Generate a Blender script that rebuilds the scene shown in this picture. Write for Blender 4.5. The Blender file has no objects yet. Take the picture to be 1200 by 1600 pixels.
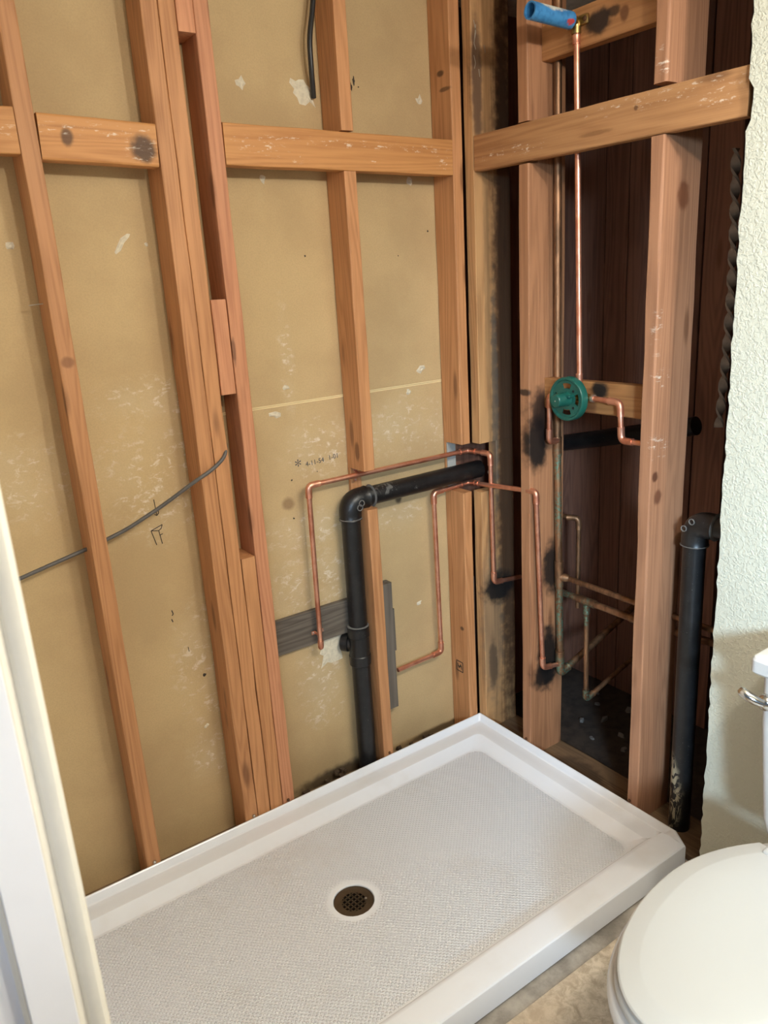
import bpy, bmesh, math, random
from mathutils import Vector, Matrix
random.seed(7)
PI = math.pi
scn = bpy.context.scene
COL = scn.collection

# ---------------------------------------------------------------- camera
# corner of the shower alcove = origin, x runs along the long stud wall into the corner,
# y runs along the pipe wall (room at negative x and y), metres, floor slab at z 0.02
cam_d = bpy.data.cameras.new('camera')
cam = bpy.data.objects.new('camera', cam_d)
COL.objects.link(cam)
Rw = Matrix(((0.81601, -0.57507, -0.05856), (-0.21089, -0.20185, -0.95644), (0.53820, 0.79282, -0.28599)))
M = Rw.transposed() @ Matrix(((1, 0, 0), (0, -1, 0), (0, 0, -1)))
cam.matrix_world = Matrix.Translation((-1.69575, -1.94277, 1.66252)) @ M.to_4x4()
cam_d.sensor_fit = 'VERTICAL'
cam_d.sensor_height = 36.0
cam_d.lens = 36.0 * 1214.88 / 1600.0
cam_d.clip_start = 0.02
cam_d.dof.use_dof = True
cam_d.dof.focus_distance = 2.35
cam_d.dof.aperture_fstop = 5.0
scn.camera = cam

# ---------------------------------------------------------------- world, lamps, exposure
w = bpy.data.worlds.new('world')
scn.world = w
w.use_nodes = True
w.node_tree.nodes['Background'].inputs[0].default_value = (0.72, 0.85, 1.0, 1)
w.node_tree.nodes['Background'].inputs[1].default_value = 0.20

def area(name, loc, direction, sx, sy, power, col):
    d = bpy.data.lights.new(name, 'AREA'); d.shape = 'RECTANGLE'; d.size = sx; d.size_y = sy
    d.energy = power; d.color = col
    o = bpy.data.objects.new(name, d); COL.objects.link(o)
    o.location = loc
    o.rotation_euler = Vector(direction).to_track_quat('-Z', 'Z').to_euler()
    return o
day = area('window_daylight', (-2.75, -3.9, 2.15), (2.75, 2.65, -1.15), .36, .44, 14, (0.56, 0.78, 1.0))
day.data.spread = math.radians(40)
stub_fill = area('stub_fill_light', (-2.9, -2.7, 1.5), (1.16, 1.67, -.35), .3, .8, 0.5, (.70, .82, 1.0))       # fill light added to brighten the wall stub
stub_fill.data.spread = math.radians(24)
for x in (-.40, -.85):                                    # two bulbs of the bathroom lamp, above the picture
    d = bpy.data.lights.new('lamp_bulb', 'POINT'); d.energy = 43; d.color = (1.0, 0.955, 0.885); d.shadow_soft_size = .04
    o = bpy.data.objects.new('lamp_bulb', d); COL.objects.link(o); o.location = (x, -1.95, 2.28)

vs = scn.view_settings
scn.display_settings.display_device = 'sRGB'
vs.view_transform = 'Standard'; vs.look = 'None'; vs.gamma = 1.0; vs.use_curve_mapping = False
vs.exposure = -0.17

# ---------------------------------------------------------------- materials
def lin(r, g, b):
    f = lambda c: (c / 255 / 12.92) if c <= 10.3 else ((c / 255 + .055) / 1.055) ** 2.4
    return (f(r), f(g), f(b), 1)

class NT:
    def __init__(s, name):
        s.m = bpy.data.materials.new(name); s.m.use_nodes = True
        s.t = s.m.node_tree; s.b = s.t.nodes['Principled BSDF']
    def n(s, typ, **kw):
        o = s.t.nodes.new(typ)
        for k, v in kw.items(): setattr(o, k, v)
        return o
    def put(s, sock, v):
        if hasattr(v, 'is_output') or isinstance(v, bpy.types.NodeSocket): s.t.links.new(v, sock)
        elif v is not None: sock.default_value = v
    def obj(s): return s.n('ShaderNodeTexCoord').outputs['Object']
    def pos(s): return s.n('ShaderNodeNewGeometry').outputs['Position']
    def rnd(s): return s.n('ShaderNodeObjectInfo').outputs['Random']
    def vm(s, op, a, b=None, out=0):
        o = s.n('ShaderNodeVectorMath', operation=op); s.put(o.inputs[0], a)
        if b is not None: s.put(o.inputs[1], b)
        return o.outputs['Value'] if op in ('LENGTH', 'DISTANCE', 'DOT_PRODUCT') else o.outputs[0]
    def ma(s, op, a, b=None, c=None, clamp=False):
        o = s.n('ShaderNodeMath', operation=op, use_clamp=clamp); s.put(o.inputs[0], a)
        if b is not None: s.put(o.inputs[1], b)
        if c is not None: s.put(o.inputs[2], c)
        return o.outputs[0]
    def noise(s, v, scale, detail=4, rough=.55, dist=0):
        o = s.n('ShaderNodeTexNoise'); s.put(o.inputs['Vector'], v)
        o.inputs['Scale'].default_value = scale; o.inputs['Detail'].default_value = detail
        o.inputs['Roughness'].default_value = rough; o.inputs['Distortion'].default_value = dist
        return o.outputs['Fac']
    def vor(s, v, scale):
        o = s.n('ShaderNodeTexVoronoi'); s.put(o.inputs['Vector'], v); o.inputs['Scale'].default_value = scale
        return o.outputs['Distance']
    def rng(s, v, a, b, c=0., d=1., smooth=True):
        o = s.n('ShaderNodeMapRange'); o.interpolation_type = 'SMOOTHSTEP' if smooth else 'LINEAR'
        s.put(o.inputs[0], v)
        for i, q in enumerate((a, b, c, d)): o.inputs[i + 1].default_value = q
        return o.outputs[0]
    def mix(s, fac, a, b, mode='MIX'):
        o = s.n('ShaderNodeMix', data_type='RGBA', blend_type=mode)
        s.put(o.inputs[0], fac); s.put(o.inputs[6], a); s.put(o.inputs[7], b)
        return o.outputs[2]
    def bump(s, h, strength, dist=.002, prev=None):
        o = s.n('ShaderNodeBump'); o.inputs['Strength'].default_value = strength; o.inputs['Distance'].default_value = dist
        s.put(o.inputs['Height'], h)
        if prev is not None: s.put(o.inputs['Normal'], prev)
        return o.outputs[0]
    def set(s, col=None, rough=None, metal=None, normal=None, **kw):
        if col is not None: s.put(s.b.inputs['Base Color'], col)
        if rough is not None: s.put(s.b.inputs['Roughness'], rough)
        if metal is not None: s.put(s.b.inputs['Metallic'], metal)
        if normal is not None: s.put(s.b.inputs['Normal'], normal)
        for k, v in kw.items(): s.put(s.b.inputs[k.replace('_', ' ')], v)
        return s.m
    def spot(s, centre, radii, edge=.35, jag=.5, nscale=30):
        """soft-edged mask of a stain at a world position"""
        p = s.vm('SUBTRACT', s.pos(), centre)
        p = s.vm('DIVIDE', p, radii)
        l = s.vm('LENGTH', p)
        nz = s.noise(s.pos(), nscale, 4)
        l = s.ma('ADD', l, s.ma('MULTIPLY', s.ma('SUBTRACT', nz, .5), jag * 2))
        return s.rng(l, 1. + edge, 1. - edge, 0., 1.)

def wood(name, light, dark, knots=True, stains=(), scrape=(), rough=.62, vary=.22):
    """stains: (centre, radii, colour, strength) in world metres; scrape: plaster residue bands (centre, radii)"""
    s = NT(name)
    r = s.rnd()
    off = s.n('ShaderNodeCombineXYZ')
    s.put(off.inputs[0], s.ma('MULTIPLY', r, 37.)); s.put(off.inputs[1], s.ma('MULTIPLY', r, 71.)); s.put(off.inputs[2], s.ma('MULTIPLY', r, 13.))
    v = s.vm('ADD', s.obj(), off.outputs[0])
    grain = s.noise(s.vm('MULTIPLY', v, (9, 9, .55)), 1., 2, .5, .3)
    rings = s.ma('MULTIPLY', s.ma('ADD', s.ma('SINE', s.ma('MULTIPLY', grain, 120.)), 1.), .5)
    fib = s.noise(s.vm('MULTIPLY', v, (210, 210, 5)), 1., 3, .6)
    blot = s.noise(s.vm('MULTIPLY', v, (12, 12, 2.2)), 1., 3, .6)
    fac = s.ma('ADD', s.ma('ADD', s.ma('MULTIPLY', rings, .16), s.ma('MULTIPLY', fib, .38)), s.ma('MULTIPLY', blot, .46))
    fac = s.rng(fac, .33, .86)
    c = s.mix(fac, light, dark)
    if knots:
        kd = s.vor(s.vm('MULTIPLY', s.vm('ADD', v, (.13, .31, .07)), (13, 13, 3.0)), 1.)
        k = s.rng(kd, .19, .07)
        c = s.mix(s.ma('MULTIPLY', k, .6), c, lin(92, 52, 28))
    val = s.ma('MULTIPLY_ADD', r, vary, 1. - vary * .55)
    c = s.mix(1., c, s.n('ShaderNodeCombineColor').outputs[0], 'MULTIPLY')
    cc = c.node.inputs[7].links[0].from_node
    for i in range(3): s.put(cc.inputs[i], val)
    rg = rough
    for ctr, rad, col, st in stains:
        c = s.mix(s.ma('MULTIPLY', s.spot(ctr, rad), st), c, col)
    for ctr, rad in scrape:
        mk = s.spot(ctr, rad, .5, .5, 45)
        hn = s.noise(s.vm('MULTIPLY', s.pos(), (.7, .7, 2.4)), 42., 6, .75)
        c = s.mix(s.ma('MULTIPLY', s.ma('MULTIPLY', mk, s.rng(hn, .55, .64)), .7), c, lin(236, 226, 208))
    h = s.ma('ADD', fib, s.ma('MULTIPLY', rings, .4))
    return s.set(c, rg, 0., s.bump(h, .35, .0012))

OR_L, OR_D = lin(200, 143, 95), lin(156, 101, 58)
CHAR = lin(16, 13, 12)
M_stud = wood('stud_fir', OR_L, OR_D, stains=[((-.05, .045, 2.235), (.02, .014, .008), lin(66, 40, 22), .8), ((-.05, .030, 2.19), (.02, .024, .006), lin(70, 42, 24), .7), ((-.05, .028, .445), (.02, .010, .008), lin(60, 38, 22), .8), ((-.439, .035, 1.16), (.02, .012, .03), lin(92, 54, 30), .7), ((-1.245, 0, 1.52), (.014, .02, .012), lin(112, 66, 38), .6)])
M_pink = wood('stud_fir_pinkish', lin(204, 142, 102), lin(164, 102, 68), stains=[((-.824, 0, 1.505), (.006, .02, .035), lin(92, 54, 32), .7)])
M_block = wood('block_fir_scraped', lin(208, 148, 88), lin(170, 108, 54),
               scrape=[((-.44, 0, 2.022), (.30, .06, .011)), ((-.15, 0, 2.018), (.09, .06, .009)), ((-.575, 0, 1.982), (.025, .06, .012)), ((-.68, 0, 2.0), (.06, .06, .02)), ((-.33, 0, 1.98), (.02, .06, .007)), ((-.09, 0, 1.99), (.03, .06, .022)), ((-1.09, 0, 2.022), (.15, .06, .014)), ((-1.00, 0, 1.99), (.035, .06, .03)), ((-1.4, 0, 2.015), (.14, .06, .02))],
               stains=[((-.995, 0, 1.988), (.028, .03, .028), lin(48, 34, 26), .85), ((-1.165, 0, 2.005), (.012, .03, .018), lin(70, 44, 24), .8)])
M_fblock = wood('front_block_fir', lin(192, 142, 94), lin(150, 98, 58), scrape=[((0, -.70, 2.03), (.05, .2, .014)), ((0, -.84, 2.0), (.05, .05, .02)), ((0, -.2, 1.99), (.05, .12, .015))],
                stains=[((0, -.50, 1.985), (.05, .05, .005), lin(110, 70, 40), .5), ((0, -.62, 2.02), (.05, .006, .006), lin(90, 56, 32), .8)])
M_postG = wood('stud_scorched', lin(176, 125, 88), lin(136, 91, 61), stains=[
    ((.035, -.262, 1.15), (.045, .05, .085), CHAR, .97), ((.06, -.262, 1.25), (.055, .06, .07), lin(40, 26, 20), .9),
    ((.10, -.262, .72), (.04, .06, .09), CHAR, .95), ((.085, -.262, .40), (.045, .06, .115), CHAR, .97), ((.06, -.262, .34), (.05, .06, .05), CHAR, .95),
    ((.0, -.24, 1.31), (.012, .03, .01), lin(40, 26, 18), .9)])
M_postH = wood('stud_wide_post', lin(174, 125, 92), lin(134, 91, 65), scrape=[((.01, -.703, 1.50), (.012, .02, .06)), ((.03, -.703, 1.20), (.03, .02, .03)), ((.03, -.703, 1.38), (.03, .02, .02)), ((.0, -.69, 2.10), (.01, .02, .035))], stains=[
    ((.085, -.703, 1.816), (.022, .02, .032), lin(110, 62, 36), .8), ((.02, -.703, 1.12), (.012, .02, .014), lin(84, 46, 28), .9), ((.035, -.70, 1.06), (.016, .02, .02), lin(96, 54, 34), .8)])
M_postF = wood('corner_post_stained', lin(196, 150, 100), lin(146, 102, 64), rough=.7, stains=[
    ((.02, -.036, 2.20), (.02, .03, .17), lin(84, 60, 46), .8), ((.125, -.036, 1.3), (.055, .03, 1.3), lin(70, 44, 27), .92),
    ((.07, -.036, 1.25), (.014, .03, .35), lin(104, 96, 84), .7), ((.04, -.036, .45), (.05, .03, .30), lin(120, 104, 84), .55), ((.04, -.036, .30), (.02, .03, .10), lin(66, 54, 44), .7),
    ((.075, -.036, .59), (.07, .04, .055), CHAR, .98), ((.05, -.036, .68), (.012, .04, .06), CHAR, .9), ((.045, -.036, 1.62), (.012, .03, .5), lin(146, 114, 78), .5)])
M_upblock = wood('block_burnt', lin(180, 128, 80), lin(138, 88, 48), stains=[((.055, -.455, 2.25), (.03, .042, .028), lin(30, 18, 12), .95), ((.055, -.50, 2.262), (.03, .02, .012), lin(40, 24, 14), .8), ((.055, -.535, 2.248), (.02, .012, .017), lin(104, 62, 34), .8)])
M_valveblock = wood('block_valve', lin(176, 124, 74), lin(132, 84, 44), stains=[((.065, -.475, 1.325), (.03, .028, .026), CHAR, .98), ((.065, -.655, 1.30), (.03, .018, .03), CHAR, .9), ((.065, -.43, 1.28), (.03, .03, .04), lin(96, 52, 30), .6)])
M_board = wood('sheathing_board_dark', lin(126, 84, 64), lin(84, 52, 40), rough=.75, vary=.55)
M_plate = wood('sole_plate_stained', lin(132, 104, 74), lin(84, 62, 42), rough=.8, stains=[((.06, -.42, .04), (.06, .10, .05), lin(56, 40, 26), .7)])
M_grey = wood('weathered_board', lin(116, 106, 94), lin(66, 58, 50), knots=False, rough=.85)

def plain(name, col, rough=.5, metal=0., nz=None, bump=0., vari=None, **kw):
    s = NT(name)
    v = s.obj()
    n = s.noise(v, nz or 30., 4, .6)
    c2 = tuple(x * (.80 if vari is None else vari) for x in col[:3]) + (1,)
    c = s.mix(s.rng(n, .35, .75), col, c2)
    nrm = s.bump(n, bump, .002) if bump else None
    return s.set(c, rough, metal, nrm, **kw)

def paper_mat():
    s = NT('drywall_paper')
    p = s.pos()
    n = s.noise(p, 3.2, 4, .6); f = s.noise(p, 240., 3, .6)
    c = s.mix(s.rng(n, .3, .72), lin(200, 172, 126), lin(184, 156, 113))
    c = s.mix(s.ma('MULTIPLY', s.rng(f, .35, .7), .18), c, lin(150, 130, 96))
    sm = [((-.987, .096, 1.40), (.16, .05, .05)), ((-1.04, .096, 1.17), (.15, .05, .12)), ((-1.36, .096, 1.24), (.10, .05, .09)),
          ((-.62, .096, 1.45), (.018, .05, .13)), ((-.53, .096, 1.18), (.10, .05, .075)), ((-.19, .096, 1.20), (.16, .05, .075)), ((-.60, .096, .93), (.12, .05, .05)),
          ((-.58, .096, .76), (.16, .05, .085)), ((-.60, .096, .42), (.07, .05, .12)), ((-.99, .096, .60), (.07, .05, .16)), ((-.60, .096, .30), (.06, .05, .05)),
          ((-1.0, .096, .30), (.06, .05, .07)), ((-.78, .096, .80), (.02, .05, .1)), ((-.27, .096, .90), (.10, .05, .04))]
    st = s.noise(s.vm('MULTIPLY', p, (1, 1, 1.6)), 34., 7, .72, .4)
    soft = s.noise(p, 7., 4, .6)
    acc = None
    for ctr, rad in sm:
        k = s.spot(ctr, rad, .75, .55, 9)
        acc = k if acc is None else s.ma('MAXIMUM', acc, k)
    fine = s.ma('MULTIPLY', s.rng(st, .52, .66), acc)
    haze = s.ma('MULTIPLY', s.rng(soft, .3, .7), acc)
    c = s.mix(s.ma('MULTIPLY', haze, .32), c, lin(206, 190, 160))
    c = s.mix(s.ma('MULTIPLY', fine, .62), c, lin(232, 222, 202))
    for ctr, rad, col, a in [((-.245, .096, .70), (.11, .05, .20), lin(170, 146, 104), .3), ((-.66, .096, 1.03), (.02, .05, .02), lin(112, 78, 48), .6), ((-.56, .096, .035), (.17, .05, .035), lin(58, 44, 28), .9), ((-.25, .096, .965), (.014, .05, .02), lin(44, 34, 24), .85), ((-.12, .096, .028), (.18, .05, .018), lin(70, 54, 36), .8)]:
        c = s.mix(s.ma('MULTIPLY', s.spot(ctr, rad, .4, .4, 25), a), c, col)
    return s.set(c, .8, 0., s.bump(f, .12, .001))
M_paper = paper_mat()
M_paperedge = plain('drywall_paper_edge', lin(240, 216, 164), .8, vari=.95)
M_gyp = plain('gypsum_core', lin(222, 211, 186), .9, nz=90., bump=.4)

def texwall():
    s = NT('painted_textured_wall')
    p = s.pos()
    n = s.noise(p, 105., 3, .55, .8); n2 = s.noise(p, 300., 2, .5)
    h = s.ma('ADD', s.rng(n, .42, .62), s.ma('MULTIPLY', n2, .25))
    return s.set(lin(207, 206, 188), .55, 0., s.bump(h, .55, .002))
M_wall = texwall()
M_white = plain('white_satin_paint', lin(246, 246, 250), .35, nz=8., vari=.97)
M_cream = plain('cream_corner_bead', lin(240, 234, 220), .45, nz=20., vari=.95)
M_wallgrey = plain('grey_mortar_patch', lin(178, 176, 168), .9)
M_ceil = plain('ceiling_paint', lin(226, 220, 206), .8)

def pan_mat(tex):
    s = NT('acrylic_pan_textured' if tex else 'acrylic_pan')
    nrm = None
    if tex:
        p = s.pos()
        sp = s.n('ShaderNodeSeparateXYZ'); s.put(sp.inputs[0], p)
        k = 2 * PI / .0088 / math.sqrt(2)
        u = s.ma('MULTIPLY', s.ma('ADD', sp.outputs[0], sp.outputs[1]), k)
        v = s.ma('MULTIPLY', s.ma('SUBTRACT', sp.outputs[0], sp.outputs[1]), k)
        h = s.ma('MULTIPLY', s.ma('ADD', s.ma('SINE', u), 1.), s.ma('ADD', s.ma('SINE', v), 1.))
        h = s.rng(h, .4, 2.2)
        d = s.vm('LENGTH', s.vm('SUBTRACT', p, (-.844, -.426, .05)))
        h = s.ma('MULTIPLY', h, s.rng(d, .066, .09))
        nrm = s.bump(h, 1.0, .0042)
    dirt = s.noise(s.pos(), 5., 4, .6)
    c = s.mix(s.rng(dirt, .5, .8), lin(238, 240, 244), lin(230, 229, 229))
    return s.set(c, .34 if tex else .2, 0., nrm)
M_pan, M_pantex = pan_mat(False), pan_mat(True)

def copper_mat():
    s = NT('copper_bright')
    n = s.noise(s.vm('MULTIPLY', s.obj(), (14, 14, 14)), 1., 4, .6)
    c = s.mix(s.rng(n, .35, .7), lin(236, 176, 148), lin(204, 132, 102))
    return s.set(c, s.rng(n, .3, .7, .30, .45), .85)
M_cu = copper_mat()
def oldcu():
    s = NT('copper_tarnished')
    n = s.noise(s.vm('MULTIPLY', s.pos(), (40, 40, 9)), 1., 5, .65)
    c = s.mix(s.rng(n, .35, .65), lin(164, 120, 86), lin(112, 82, 58))
    for ctr, rad in [((.125, -.28, .56), (.05, .05, .11)), ((.125, -.28, .36), (.05, .05, .05)), ((.12, -.28, 1.07), (.04, .04, .05)), ((.14, -.38, .58), (.03, .03, .05)), ((.14, -.38, .27), (.03, .03, .03)), ((.12, -.28, .92), (.03, .03, .09))]:
        m_ = s.ma('MULTIPLY', s.spot(ctr, rad, .4, .4, 60), s.rng(s.noise(s.pos(), 120., 4, .7), .42, .6))
        c = s.mix(m_, c, lin(118, 146, 124))
    return s.set(c, .48, .75, s.bump(n, .3, .002))
M_oldcu = oldcu()
def abs_mat(name, patches=(), pc=(170, 160, 134)):
    s = NT(name)
    n = s.noise(s.obj(), 26., 4, .6); sp = s.noise(s.obj(), 230., 2, .5)
    c = s.mix(s.rng(n, .4, .75), lin(21, 21, 22), lin(34, 33, 33))
    c = s.mix(s.ma('MULTIPLY', s.rng(sp, .70, .76), .6), c, lin(128, 124, 118))
    for ctr, rad in patches:
        m_ = s.ma('MULTIPLY', s.spot(ctr, rad, .3, .3, 30), s.rng(s.noise(s.vm('MULTIPLY', s.pos(), (1, 1, .5)), 48., 5, .7, 1.2), .50, .54))
        c = s.mix(m_, c, lin(*pc))
    return s.set(c, .38)
M_abs = abs_mat('abs_black')
M_absL = abs_mat('abs_black_dusty', [((-.345, .02, 1.03), (.055, .03, .018)), ((-.23, .02, 1.01), (.008, .03, .006))], (98, 96, 92))
M_absR = abs_mat('abs_black_paint_patches', [((.06, -.77, .14), (.06, .035, .13)), ((.06, -.75, .25), (.04, .03, .05))])
M_glue = plain('solvent_glue_smear', lin(112, 110, 106), .6, nz=60.)
M_green = plain('green_plastic_guard', lin(26, 88, 76), .36, nz=20.)
M_brass = plain('brass_body', lin(176, 150, 96), .35, 1.)
M_solder = plain('solder_ring', lin(206, 196, 184), .35, .9)
def blue_mat():
    s = NT('blue_pvc_scuffed')
    n = s.noise(s.obj(), 60., 4, .6)
    c = s.mix(s.rng(n, .4, .7), lin(70, 140, 194), lin(48, 112, 168))
    c = s.mix(s.ma('MULTIPLY', s.spot((-.050, -.40, 2.288), (.045, .024, .013), .3, .6, 70), .95), c, lin(226, 222, 206))
    c = s.mix(s.spot((.005, -.41, 2.257), (.012, .02, .006), .3, 1.1, 140), c, lin(186, 70, 72))
    return s.set(c, .4)
M_blue = blue_mat()
M_bluein = plain('blue_pvc_bore', lin(40, 74, 116), .5)
M_steel = plain('galvanised_screw', lin(196, 190, 180), .35, .9)
M_rust = plain('rusty_screw', lin(96, 66, 44), .6, .5)
M_chrome = plain('chrome', lin(214, 212, 208), .12, 1.)
M_drain = plain('drain_metal_dark', lin(112, 98, 82), .32, .85, nz=40.)
M_black = plain('hole_black', lin(8, 7, 6), .9)
M_gapshade = plain('board_gap_shade_black', lin(20, 18, 17), .95)  # black that stands in for the shade between the chase boards
M_vit = plain('vitreous_china', lin(212, 210, 206), .14, nz=3., vari=.97)
M_seat = plain('toilet_seat_cream', lin(192, 191, 186), .3, nz=3., vari=.97)
M_cableg = plain('cable_grey', lin(96, 92, 88), .5, nz=50.)
M_cableb = plain('cable_black', lin(40, 38, 36), .42, nz=50.)
M_ink = plain('ink_blue_black', lin(62, 66, 74), .8)
M_pencil = plain('pencil_mark', lin(62, 52, 42), .8)
M_chalk = plain('chalk_mark', lin(176, 160, 138), .9)
M_rag = plain('dark_twisted_cloth', lin(160, 150, 142), .9, nz=60.)
def conc():
    s = NT('concrete_slab')
    n = s.noise(s.pos(), 9., 6, .65); g = s.noise(s.pos(), 120., 3, .6)
    c = s.mix(s.rng(n, .35, .68), lin(176, 166, 152), lin(128, 120, 110))
    return s.set(c, .85, 0., s.bump(g, .4, .002))
M_conc = conc()
def vinyl():
    s = NT('stone_pattern_vinyl')
    n = s.noise(s.pos(), 34., 8, .72, .5); b = s.noise(s.pos(), 7., 3, .5)
    c = s.mix(s.rng(n, .36, .64), lin(208, 192, 168), lin(168, 150, 126))
    c = s.mix(s.ma('MULTIPLY', s.rng(b, .48, .7), .5), c, lin(184, 162, 136))
    return s.set(c, .5, 0., s.bump(n, .25, .002))
M_vinyl = vinyl()
M_debris = plain('plaster_scrap', lin(120, 114, 108), .9, nz=40.)
M_crumb = plain('mortar_crumbs', lin(74, 58, 42), .95, nz=60., bump=.6)

# ---------------------------------------------------------------- geometry helpers
def mesh_obj(name, verts, faces, mat, parent=None, smooth=None):
    """verts in world metres; the origin goes to the middle of the piece"""
    V = [Vector(v) for v in verts]
    lo = Vector([min(v[i] for v in V) for i in range(3)]); hi = Vector([max(v[i] for v in V) for i in range(3)])
    c = (lo + hi) / 2
    me = bpy.data.meshes.new(name)
    me.from_pydata([v - c for v in V], [], faces)
    me.validate(); me.update()
    bm = bmesh.new(); bm.from_mesh(me); bmesh.ops.recalc_face_normals(bm, faces=bm.faces); bm.to_mesh(me); bm.free()
    if mat: me.materials.append(mat)
    if smooth is not None:
        me.polygons.foreach_set('use_smooth', [True] * len(me.polygons))
        me.set_sharp_from_angle(angle=math.radians(smooth))
    o = bpy.data.objects.new(name, me); COL.objects.link(o)
    o.location = c
    if parent is not None:
        o.parent = parent; o.location = c - abs_loc(parent)
    return o
def abs_loc(o):
    l = Vector(o.location)
    while o.parent: o = o.parent; l = l + Vector(o.location)
    return l
def tag(o, label, cat, group=None):
    o['label'] = label; o['category'] = cat
    if group: o['group'] = group
    return o
def empty(name, loc, label=None, cat=None, group=None, structure=False):
    o = bpy.data.objects.new(name, None); COL.objects.link(o); o.location = loc; o.empty_display_size = .05
    if label: tag(o, label, cat, group)
    if structure: o['kind'] = 'structure'
    return o
def struct(o): o['kind'] = 'structure'; return o
def box(lo, hi):
    x0, y0, z0 = lo; x1, y1, z1 = hi
    v = [(x0, y0, z0), (x1, y0, z0), (x1, y1, z0), (x0, y1, z0), (x0, y0, z1), (x1, y0, z1), (x1, y1, z1), (x0, y1, z1)]
    f = [(0, 3, 2, 1), (4, 5, 6, 7), (0, 1, 5, 4), (1, 2, 6, 5), (2, 3, 7, 6), (3, 0, 4, 7)]
    return v, f
def join(*parts):
    V, F = [], []
    for v, f in parts:
        n = len(V); V += list(v); F += [tuple(i + n for i in q) for q in f]
    return V, F
def bevel_box(lo, hi, r, seg=3):
    bm = bmesh.new()
    v, f = box(lo, hi)
    vs_ = [bm.verts.new(p) for p in v]
    for q in f: bm.faces.new([vs_[i] for i in q])
    bmesh.ops.bevel(bm, geom=list(bm.edges), offset=r, segments=seg, affect='EDGES', profile=.5)
    bm.verts.index_update()
    V = [tuple(q.co) for q in bm.verts]; F = [tuple(x.index for x in q.verts) for q in bm.faces]
    bm.free(); return V, F

def lumber_geo(w, d, L, eased=.003, jit=.0009, step=.12, cuts=()):
    """rough sawn stick along local z, 0..L; cuts = (z0, z1, dx0, dx1, dy0, dy1) shrink the section between z0 and z1"""
    zs = [0.0]
    marks = sorted(set([0.0, L] + [q for c in cuts for q in c[:2]]))
    V, F = [], []
    for a, b in zip(marks, marks[1:]):
        n = max(1, int((b - a) / step)); rings = []
        dx0 = dx1 = dy0 = dy1 = 0.
        for c in cuts:
            if c[0] <= (a + b) / 2 <= c[1]: dx0, dx1, dy0, dy1 = c[2:]
        x0, x1, y0, y1 = -w / 2 + dx0, w / 2 - dx1, -d / 2 + dy0, d / 2 - dy1
        for i in range(n + 1):
            z = a + (b - a) * i / n; e = eased * random.uniform(.55, 1.5)
            e = min(e, (x1 - x0) * .3, (y1 - y0) * .3)
            jx, jy = random.uniform(-jit, jit), random.uniform(-jit, jit)
            pts = [(x0 + e, y0), (x1 - e, y0), (x1 - e * .3, y0 + e * .3), (x1, y0 + e), (x1, y1 - e), (x1 - e, y1), (x0 + e, y1), (x0, y1 - e), (x0, y0 + e), (x0 + e * .3, y0 + e * .3)]
            rings.append([(p[0] + jx, p[1] + jy, z) for p in pts])
        base = len(V); m = len(rings[0])
        for rg in rings: V += rg
        for i in range(n):
            for j in range(m):
                k = (j + 1) % m
                F.append((base + i * m + j, base + i * m + k, base + (i + 1) * m + k, base + (i + 1) * m + j))
        F.append(tuple(base + j for j in reversed(range(m)))); F.append(tuple(base + n * m + j for j in range(m)))
    return V, F

def lumber(name, lo, hi, axis, mat, label=None, cat='stud', group=None, parent=None, tilt=0., eased=.003, cuts=()):
    lo, hi = Vector(lo), Vector(hi); c = (lo + hi) / 2; s = hi - lo
    if axis == 'z': L, w_, d_, rot = s.z, s.x, s.y, (0, tilt, 0)
    elif axis == 'x': L, w_, d_, rot = s.x, s.z, s.y, (0, PI / 2 + tilt, 0)
    else: L, w_, d_, rot = s.y, s.x, s.z, (-PI / 2 + tilt, 0, 0)
    V, F = lumber_geo(w_, d_, L, eased, cuts=cuts)
    me = bpy.data.meshes.new(name)
    me.from_pydata([(x, y, z - L / 2) for x, y, z in V], [], F); me.update()
    me.materials.append(mat)
    o = bpy.data.objects.new(name, me); COL.objects.link(o)
    o.location = c; o.rotation_euler = rot
    if parent is not None: o.parent = parent; o.location = c - abs_loc(parent)
    if label: tag(o, label, cat, group)
    return o

def fillet(pts, r, n=7):
    pts = [Vector(p) for p in pts]; out = [pts[0]]
    for a, b, c in zip(pts, pts[1:], pts[2:]):
        u, v = (a - b), (c - b); ra = min(r, u.length * .49, v.length * .49)
        p0, p1 = b + u.normalized() * ra, b + v.normalized() * ra
        for i in range(n + 1):
            t = i / n; out.append((1 - t) ** 2 * p0 + 2 * t * (1 - t) * b + t * t * p1)
    out.append(pts[-1]); return out
def sweep(pts, r, n=16, caps=True):
    """r is a number or a list per point"""
    pts = [Vector(p) for p in pts]; rr = r if isinstance(r, (list, tuple)) else [r] * len(pts)
    V, F = [], []
    t0 = (pts[1] - pts[0]).normalized()
    nrm = t0.orthogonal().normalized()
    for i, p in enumerate(pts):
        t = (pts[min(i + 1, len(pts) - 1)] - pts[max(i - 1, 0)]).normalized()
        nrm = (nrm - t * nrm.dot(t)).normalized(); b = t.cross(nrm)
        for j in range(n):
            a = 2 * PI * j / n
            V.append(p + (nrm * math.cos(a) + b * math.sin(a)) * rr[i])
    for i in range(len(pts) - 1):
        for j in range(n):
            k = (j + 1) % n
            F.append((i * n + j, i * n + k, (i + 1) * n + k, (i + 1) * n + j))
    if caps: F.append(tuple(reversed(range(n)))); F.append(tuple((len(pts) - 1) * n + j for j in range(n)))
    return V, F
def cyl(a, b, r, n=20): return sweep([a, b], r, n)
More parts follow.
